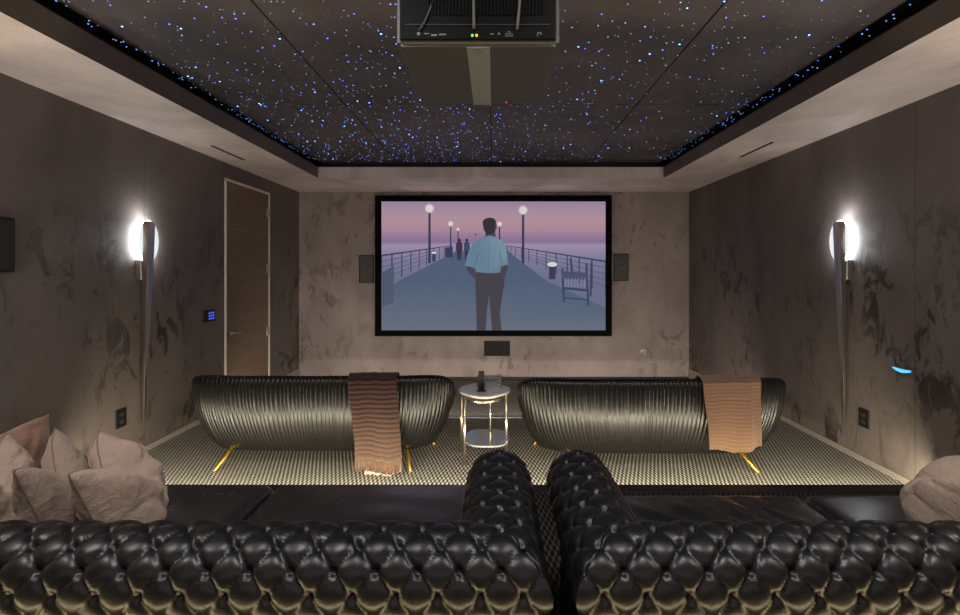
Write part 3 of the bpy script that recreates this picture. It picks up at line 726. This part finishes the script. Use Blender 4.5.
# ------------------------------------------------------------------ throws
def throw(T, xa_t, xb_t, xa_b, xb_b, zend, inner, mat, label, rib, fringe, name='throw_blanket', flap=False, fmat=None):
    cx = (xa_t+xb_t)/2
    bm = bmesh.new(); fr = bmesh.new()
    # path (distance along, function of x)
    NX = 44
    def path(x):
        ym = min(T.back_y(x, T.z0+(T.zb-T.z0)*k/20) for k in range(21))-.018
        yr = T.back_y(x, T.zb)
        pts = []
        for k in range(10): pts.append((yr+.10+.0005*k, T.zb-inner+(inner-.03)*k/9))
        for k in range(1, 8):
            an = PI*k/8; pts.append((yr+.042+.062*math.cos(an), T.zb-.03+.062*math.sin(an)*.8))
        y0_, z0_ = pts[-1]
        for k in range(1, 61):
            z = z0_+(zend-z0_)*k/60
            yy = T.back_y(x, z)-.020 if z > T.z0+.75*(T.zb-T.z0) else ym
            pts.append((min(yy, y0_ if False else yy), z))
        return pts
    # fine arclength resample
    rows = 150; grid = []
    for i in range(NX+1):
        u = i/NX; x = xa_t+(xb_t-xa_t)*u
        q, L = resample(path(x), rows, closed=False); grid.append((u, q, L))
    V = []; la = bm.verts.layers.float_color.new('rib')
    for (u, q, L) in grid:
        col = []
        for k, (y, z) in enumerate(q):
            s = L*k/(rows-1); t = k/(rows-1)
            h = sstep(.25, 1., t)
            x = (xa_t+(xb_t-xa_t)*u)*(1-h)+(xa_b+(xb_b-xa_b)*u)*h
            rb = rib[1]*(abs(math.sin(PI*(s+.0015*math.sin(u*5)+.003*noise.noise((u*4, s*9, 1)))/rib[0]))**.8) if rib[1] else 0
            fold = .010*math.sin(u*9+1.5*t)*h+.006*noise.noise((u*3, s*3, 5))
            if flap and u > .78: fold += -.022*math.sin((u-.78)/.22*PI)*sstep(.2, .6, t); 
            yy = y-(rb+fold if t > .16 else -rb) 
            zz = z+.014*math.sin(u*5.5+.8)*sstep(.6, 1., t)+.01*noise.noise((u*6, 0, 2))*sstep(.8, 1, t)+.006*noise.noise((u*5, s*5, 8))*sstep(0, .2, t)
            if flap: zz += (-.02+.06*abs(u-.35))*sstep(.7, 1, t)
            vv = bm.verts.new((x, yy, zz)); w_ = min(1., .25+.9*(abs(math.sin(PI*(s+.0015*math.sin(u*5)+.003*noise.noise((u*4, s*9, 1)))/rib[0]))**.8)); vv[la] = (w_, w_, w_, 1); col.append(vv)
        V.append(col)
    for A, C in zip(V, V[1:]):
        for k in range(rows-1): bm.faces.new((A[k], C[k], C[k+1], A[k+1]))
    ends = [c[-1].co.copy() for c in V]; 
    zmid = min(e.z for e in ends)
    o = link(name, bm, mat, origin=(cx, T.cy-T.b, zend))
    sm = o.modifiers.new('thickness', 'SOLIDIFY'); sm.thickness = .008; sm.offset = 0
    tag(o, label, 'throw blanket', 'throws over the pleated sofas')
    # fringe
    rr = random.Random(4)
    if fringe:
        n = 70
        for k in range(n):
            u = k/(n-1)*NX; i = min(NX-1, int(u)); f = u-i; p = ends[i].lerp(ends[i+1], f)
            dx = rr.uniform(-.004, .004)
            tube(fr, [p+Vector((0, 0, .01)), p+Vector((dx, -.004, -fringe*.5)), p+Vector((dx*2, -.002, -fringe*rr.uniform(.9, 1.05)))], [.0036, .0036, .0026], 5)
        link('fringe', fr, fmat or mat, o)
        bm = bmesh.new(); A = [bm.verts.new(e+Vector((0, .012, .02))) for e in ends[8:]]; C = [bm.verts.new(e+Vector((.004*math.sin(i*1.3), .010, -fringe-.028+.0008*i+.004*math.sin(i*.9)))) for i, e in enumerate(ends[8:])]
        for k in range(len(A)-1): bm.faces.new((A[k], A[k+1], C[k+1], C[k]))
        pl = link('pale_hem', bm, M['hem'], o); pl['label'] = 'pale cream inner hem'
    else: fr.free()
    return o
kn1 = knit_mat('dark_brown_knit', [(.0, (.14, .078, .05)), (.14, (.10, .053, .033)), (.45, (.095, .044, .03)), (.64, (.07, .026, .022)), (.74, (.055, .019, .019))])
kn1b = simple('tan_fringe', (.115, .066, .042), .95, var=.2, scale=60)
kn2 = knit_mat('tan_knit', [(.15, (.16, .085, .04)), (.40, (.18, .092, .05)), (.62, (.28, .145, .09)), (.74, (.40, .235, .16))], stripe=.45)
throw(T1, -1.045, -.70, -.985, -.665, .125, .18, kn1, 'dark brown ribbed knit throw fading to tan, fringed, over the left sofa back', (.034, .010), .095, fmat=kn1b)
throw(T2, 1.475, 1.90, 1.52, 1.915, .205, .16, kn2, 'tan knit throw with fine stripes over the right sofa back', (.026, .0022), 0, flap=True)

# ------------------------------------------------------------------ side table
tr = root('side_table', (-.07, 3.76, 0), 'round white marble top side table with brass legs between the pleated sofas', 'side table')
def clover(cx, cy, R, ph=0., am=.045):
    return [(cx+R*(1+am*math.cos(4*th+ph))*math.cos(th), cy+R*1.12*(1+am*math.cos(4*th+ph))*math.sin(th)) for th in [2*PI*k/72 for k in range(72)]]
tcx, tcy = -.075, 3.765
def slab(pts, z0, z1, mat, name, parent, bev=.004):
    bm = bmesh.new(); prism(bm, pts, 'z', z0, z1)
    bmesh.ops.recalc_face_normals(bm, faces=bm.faces)
    es = [e for e in bm.edges if abs(e.verts[0].co.z-e.verts[1].co.z) < 1e-6]
    bmesh.ops.bevel(bm, geom=es, offset=bev, segments=2, affect='EDGES')
    return link(name, bm, mat, parent, smooth=False)
slab(clover(tcx, tcy, .198), .508, .528, M['marble'], 'table_top', tr)
slab(clover(tcx, tcy, .178, .6), .468, .482, M['brass'], 'brass_tray', tr)
slab(clover(tcx+.02, tcy+.0, .185, PI, .06), .13, .142, M['mirror'], 'lower_shelf', tr)
for (x, y, rr_) in ((-.222, 3.56, .011), (-.262, 3.80, .011), (.098, 3.70, .013), (-.03, 3.93, .011)):
    bm = bmesh.new(); tube(bm, [(x, y, .001), (x, y, .507)], rr_, 12); link('leg', bm, M['brass'], tr)
# things on the table
r = root('speaker_tower', (-.1, 3.70, .528), 'slim black upright remote standing on the white side table', 'remote control')
bm = bmesh.new(); box(bm, -.122, -.076, 3.675, 3.705, .532, .685, .006, 3); link('body', bm, M['black'], r)
bm = bmesh.new(); box(bm, -.135, -.063, 3.66, 3.72, .5285, .5335, .002); link('charging_base', bm, M['proj_edge'], r, smooth=False)
bm = bmesh.new()
for k in range(4): box(bm, -.107, -.091, 3.673, 3.675, .56+k*.025, .572+k*.025)
link('button_column', bm, M['grille'], r, smooth=False)
r.name = 'remote_control'
r = root('glass_box', (.0, 3.84, .528), 'low clear glass box behind the remote on the side table', 'box')
bm = bmesh.new(); gx0, gx1, gy0, gy1 = -.135, .062, 3.77, 3.92
for q in ((gx0, gx1, gy0, gy0+.006), (gx0, gx1, gy1-.006, gy1), (gx0, gx0+.006, gy0+.006, gy1-.006), (gx1-.006, gx1, gy0+.006, gy1-.006)): box(bm, q[0], q[1], q[2], q[3], .534, .595)
link('glass_wall', bm, M['glass'], r, smooth=False)
link('base', B(gx0, gx1, gy0, gy1, .5285, .534, .001), M['steel'], r, smooth=False)
link('lid', B(gx0-.003, gx1+.003, gy0-.003, gy1+.003, .595, .602, .001), M['glass'], r, smooth=False)

# ------------------------------------------------------------------ chesterfields
TA, TB = .098, .0555; T0 = .1204
def tuft(s, t, depth):
    u = s/TA+(t-T0)/(2*TB); v = s/TA-(t-T0)/(2*TB)
    fu = 2*abs(u-math.floor(u)-.5); fv = 2*abs(v-math.floor(v)-.5)
    m_ = (1-fu**2.3)*(1-fv**2.3)
    du = min(u-math.floor(u), 1-u+math.floor(u)); dv = min(v-math.floor(v), 1-v+math.floor(v))
    d = math.hypot(du, dv)
    return depth*(max(0., m_)**.31)-depth*.75*math.exp(-(d/.115)**2)

def chesterfield(name, xl, xr, seams, arm_y, label, cush_z, yb=1.065):
    R = .115; W = .115
    zt = .835; zs = RISE+.30
    xcl, xcr = xl+R, xr-R; yc = yb+R
    NP = 170
    r = root(name, ((xl+xr)/2, yc+.35, RISE), label, 'sofa', 'button tufted sofas in the back row')
    # profile (o outward, z)
    pr_ = [(-.10, zs-.05), (-.104, zs+.08), (-.108, zt-.17)]
    for k in range(0, 25):
        a = PI*(1.0-k/24*1.28); pr_.append((R*math.cos(a), zt-R+R*math.sin(a)))
    pr_ += [(.068, zt-.245), (.066, zt-.32), (.064, RISE+.1)]
    prof, L = resample(pr_, NP, closed=False)
    # t measured from the top of the roll (o=0)
    itop = max(range(len(prof)), key=lambda k: prof[k][1]); step = L/(NP-1)
    nor = []
    for k in range(NP):
        a, b_ = prof[max(0, k-1)], prof[min(NP-1, k+1)]; d = (b_[0]-a[0], b_[1]-a[1]); l = math.hypot(*d); nor.append((-d[1]/l, d[0]/l))
    def surf(seg, sgn, s01, k, s_abs):
        pass
    ds = .0058
    def build(kind, sgn=1):
        bm = bmesh.new(); grid = []
        if kind == 'back': n = int((xcr-xcl)/ds)
        else: n = int((arm_y-yc)/ds)
        for i in range(n+1):
            row = []
            for k in range(NP):
                o, z = prof[k]; t = (k-itop)*step
                if kind == 'back':
                    a0 = xcl-o; a1 = xcr+o; al = a0+(a1-a0)*i/n
                    s = xcr-al if al > (xcl+xcr)/2 else al-xcl
                    sl = abs(s)
                    h = tuft(s, t, .0165)
                    wr = .0010*noise.noise((al*22, t*22, 3))
                    o2 = o+nor[k][0]*(h+wr-.014); z2 = z+nor[k][1]*(h+wr-.014)
                    p = (al, yc-o2, z2)
                    # keep the mitre shared
                    if i == 0: p = (xcl-o2, yc-o2, z2)
                    if i == n: p = (xcr+o2, yc-o2, z2)
                else:
                    a0 = yc-o; al = a0+(arm_y-a0)*i/n; s = al-yc
                    h = tuft(s, t, .0165); wr = .0010*noise.noise((al*22, t*22, 9))
                    e = (arm_y-al)/.07; kk = math.sqrt(max(0., 1-(1-e)**2)) if e < 1 else 1.
                    h *= max(.15, kk)
                    o2 = o+nor[k][0]*(h+wr-.014); z2 = z+nor[k][1]*(h+wr-.014)
                    o2 *= .55+.45*kk; z2 -= .055*(1-kk)*sstep(zt-.3, zt, z2)
                    p = ((xcr+o2) if sgn > 0 else (xcl-o2), al, z2)
                    if i == 0: p = ((xcr+o2) if sgn > 0 else (xcl-o2), yc-o2, z2)
                row.append(bm.verts.new(p))
            grid.append(row)
        for A, C in zip(grid, grid[1:]):
            for k in range(NP-1): bm.faces.new((A[k], A[k+1], C[k+1], C[k]))
        if kind == 'arm':
            bm.faces.new(grid[-1])
        # buttons
        def bpos(s_al, t):
            kf = itop+t/step; k = int(round(kf))
            if not 2 < k < NP-3: return None
            o, z = prof[k]; nx, nz = nor[k]; dd = -.029
            return (o+nx*dd, z+nz*dd, nx, nz)
        for jr in range(-8, 12):
            t = T0+jr*TB; q = bpos(0, t)
            if q is None: continue
            o, z, nx, nz = q; sh = 0. if jr % 2 == 0 else .5
            if kind == 'back':
                lo, hi = 0., (xcr-xcl)/2
                pos = []
                m_ = -3
                while True:
                    s = (m_+sh)*TA; m_ += 1
                    if s > hi: break
                    if s < -o: continue
                    pos += [xcl+s, xcr-s]
                cs = [(al, yc-o, z, (0, -nx, nz)) for al in pos]
            else:
                cs = []
                m_ = -3
                while True:
                    s = (m_+sh)*TA; m_ += 1
                    if yc+s > arm_y-.06: break
                    if s < -o: continue
                    cs.append(((xcr+o) if sgn > 0 else (xcl-o), yc+s, z, (nx*sgn, 0, nz)))
            for (x, y, z_, nn) in cs:
                nn = Vector(nn).normalized(); e1 = nn.orthogonal().normalized(); e2 = nn.cross(e1); c0 = Vector((x, y, z_))
                rg = [[bm.verts.new(c0+(e1*math.cos(2*PI*q/8)+e2*math.sin(2*PI*q/8))*ra+nn*hh) for q in range(8)] for ra, hh in ((.0062, 0.), (.0045, .002))]
                for q in range(8): bm.faces.new((rg[0][q], rg[0][(q+1) % 8], rg[1][(q+1) % 8], rg[1][q])).material_index = 1
                bm.faces.new(rg[1]).material_index = 1
        o = link('backrest' if kind == 'back' else 'armrest', bm, [M['leather'], M['black_velvet']], r)
        return o
    build('back'); build('arm', 1); build('arm', -1)
    # base frame
    yi = yc+.085; yfr = arm_y+.16
    bm = bmesh.new(); box(bm, xcl+.08, xcr-.08, yi, yfr, RISE+.07, cush_z-.15, .012)
    link('seat_base', bm, M['leather'], r)
    # cushions
    edges = [xcl+.098]+seams+[xcr-.098]
    for ci, (a, b_) in enumerate(zip(edges, edges[1:])):
        bm = bmesh.new()
        c = ((a+b_)/2, (yi+.01+yfr+.02)/2, cush_z-.075); h = ((b_-a)/2-.003, (yfr+.02-yi-.01)/2, .075)
        def fn(p, c=c, h=h, ci=ci):
            u = (p.x-c[0])/h[0]; v = (p.y-c[1])/h[1]
            if p.z > c[2]: 
                p = p.copy()
                e_ = max(0., 1-v*v)*max(0., 1-u**4); p.z += .018*(1-u*u)*(1-v*v)-.006
                p.z += .009*e_*noise.noise((p.x*5+ci*3, p.y*7, 1.3))+e_*(.012*math.sin(p.x*40+p.y*30+2.5*noise.noise((p.x*5, p.y*5, 2))) if (label.find('right') >= 0 and ci == 0) else 0)*(1-u**4)
            return p
        rbox(bm, c, h, .04, 30, fn)
        link('seat_cushion', bm, M['leather_seat'], r)
    for x in (xl+.12, xr-.12):
        for y in (yb+.12, arm_y-.06):
            bm = bmesh.new(); tube(bm, [(x, y, RISE+.001), (x, y, RISE+.02), (x, y, RISE+.05), (x, y, RISE+.12)], [.022, .032, .036, .026], 16); link('foot', bm, M['black'], r)
    return r
chesterfield('chesterfield_sofa', -2.73, .133, [-1.70, -.885], 1.745, 'black button tufted leather sofa left of the aisle with taupe pillows', .62)
chesterfield('chesterfield_sofa', .187, 2.73, [1.25, 1.99], 1.745, 'black button tufted leather sofa right of the aisle with a single pillow', .575)

# ------------------------------------------------------------------ pillows
def pillow(name, cx, cy, zb, yaw, lean, mat, smat, label, w=.20, h=.385, th=(.12, .12), dip=.12, seed=0, wr=1., tilt=0.):
    """full cushion pinched at its corners and chopped in at the top centre; local u width, v height, n thickness"""
    nn = 40
    def pos(a, b_, side):
        # a,b in -1..1
        ea = 1-.10*(1-b_*b_)*abs(a)**3*0; 
        x = a*w*(1-.10*(1-b_**2)*abs(a)); z = b_*h/2*(1-.09*(1-a**2)*abs(b_))
        m_ = max(0., (1-abs(a)**2.6))*max(0., (1-abs(b_)**2.6))
        n_ = (th[0] if side > 0 else th[1])*(m_**.58)*side
        z += h/2
        # chop
        g = math.exp(-(a/.42)**2); ramp = sstep(.30*h, h, z)
        z -= dip*g*ramp*1.1
        n_ *= 1-.25*g*ramp
        if z < .10: n_ *= 1+.25*(1-z/.10); 
        z = max(z, .012*(1+a*a))
        q = noise.noise((x*9+seed, z*9, side*2.+seed)); cr_ = abs(noise.noise((x*7+z*5+seed, z*8-x*9, side*5.+seed)))
        n_ -= side*.02*max(0., 1-cr_*7)*min(1, m_*3)*(.4+g)
        n_ += side*.020*wr*q*min(1, m_*3)+side*.013*wr*noise.noise((x*24+seed, z*14, side+4))*min(1, m_*3)
        return Vector((x, n_, z))
    ry = math.cos(yaw), math.sin(yaw)
    def tow(p):
        # lean about local u axis, tilt in plane, then yaw
        y = p.y*math.cos(lean)-p.z*math.sin(lean)*1.; z = p.z*math.cos(lean)+abs(math.sin(lean))*.0+p.y*math.sin(lean)
        x = p.x*math.cos(tilt)+z*math.sin(tilt); z = z*math.cos(tilt)-p.x*math.sin(tilt)
        return Vector((cx+x*ry[0]-y*ry[1], cy+x*ry[1]+y*ry[0], zb+z))
    def grid(side):
        bm_ = {}
        return bm_
    bm = bmesh.new(); sides = []
    lowest = 9
    pts = {}
    for side in (1, -1):
        g = [[tow(pos(-1+2*i/nn, -1+2*j/nn, side)) for j in range(nn+1)] for i in range(nn+1)]; pts[side] = g
        lowest = min(lowest, min(p.z for c in g for p in c))
    sh = Vector((0, 0, zb-lowest))
    for side in (1, -1):
        g = [[bm.verts.new(p+sh) for p in c] for c in pts[side]]
        for i in range(nn):
            for j in range(nn):
                bm.faces.new((g[i][j], g[i+1][j], g[i+1][j+1], g[i][j+1]))
    bmesh.ops.remove_doubles(bm, verts=bm.verts, dist=.0004)
    rt = root(name, (cx, cy, zb), label, 'pillow', 'velvet pillows on the tufted sofas')
    link('cushion_body', bm, mat, rt)
    loop = [tow(pos(-1+2*k/nn, -1, 1))+sh for k in range(nn)]+[tow(pos(1, -1+2*k/nn, 1))+sh for k in range(nn)]+[tow(pos(1-2*k/nn, 1, 1))+sh for k in range(nn)]+[tow(pos(-1, 1-2*k/nn, 1))+sh for k in range(nn+1)]
    bm = bmesh.new(); tube(bm, loop, .002, 6, cap=False); link('piping', bm, smat, rt)
    return rt
Rd = math.radians
pillow('throw_pillow', -1.14, 1.475, .628, Rd(121), Rd(-19), M['pillow'], M['seam'], 'taupe velvet pillow with chopped top, rightmost of the left sofa cluster', seed=1, h=.337, th=(.06, .145), dip=.13)
pillow('throw_pillow', -1.30, 1.475, .628, Rd(121), Rd(-17), M['pillow_dark'], M['seam'], 'taupe velvet pillow with chopped top, second from the aisle on the left sofa', seed=4, h=.342, th=(.065, .085), dip=.13)
pillow('throw_pillow', -1.50, 1.47, .628, Rd(115), Rd(-17), M['pillow'], M['seam'], 'pale taupe pillow cut by the left picture edge, lower of two there', seed=8, h=.315, th=(.09, .09))
pillow('throw_pillow', -1.80, 1.72, .628, Rd(70), Rd(-12), M['pillow_rust'], M['seam_rust'], 'rust brown pleated pillow behind the taupe ones at the left edge', seed=12, h=.285, dip=.02, w=.17, th=(.1, .1))
pillow('throw_pillow', 1.50, 1.49, .60, Rd(45), Rd(14), M['pillow'], M['seam'], 'taupe velvet pillow on the right sofa at the picture edge', seed=21, w=.20, h=.275, th=(.19, .10), dip=.07)

# ------------------------------------------------------------------ lights
WARM = (1., .83, .58)
# LED strips under the riser nosing and the pit step (face forward and slightly down)
area('riser_led', (0, RISE_Y+.004, .115), (math.radians(72), 0, 0), 5.6, .02, 60, (1., .87, .64))
area('pit_led', (0, PIT_Y+.03, -.02), (math.radians(72), 0, 0), 5.5, .02, 36, (1., .89, .78))
# warm strip on the floor behind the rear sofas
area('rear_floor_glow', (0, .62, .14), (math.radians(180), 0, 0), 5.4, .06, 40, (1., .78, .42))
# cool down-lights in the rear ceiling and an added soft fill behind the camera
for xx in (-1.9, -.65, .65, 1.9): area('rear_downlight', (xx, .75, 2.6), (0, 0, 0), .45, .45, 15, (1., .97, .94))
area('camera_fill', (0, -1.2, 2.0), (math.radians(80), 0, 0), 4.5, 1., 9, (1., .93, .88))
for sx in (-1, 1):
    area('soffit_fill', (sx*2.45, 1.0, .95), (math.radians(165), 0, 0), .3, .5, 22, (1., .93, .87))  # unseen lamp added on each side to brighten the soffit from below
    area('sconce_uplight', (sx*(LW-.084), SCY-.045, 1.875), (PI, 0, 0), .05, .05, .9, (.95, .97, 1.))

w = bpy.data.worlds.new('world'); SC.world = w; w.use_nodes = True
w.node_tree.nodes['Background'].inputs['Color'].default_value = (.02, .02, .022, 1); w.node_tree.nodes['Background'].inputs['Strength'].default_value = .5
SC.view_settings.view_transform = 'Standard'; SC.view_settings.look = 'None'; SC.view_settings.exposure = 0
SC.cycles.use_denoising = True
SC.cycles.max_bounces = 8
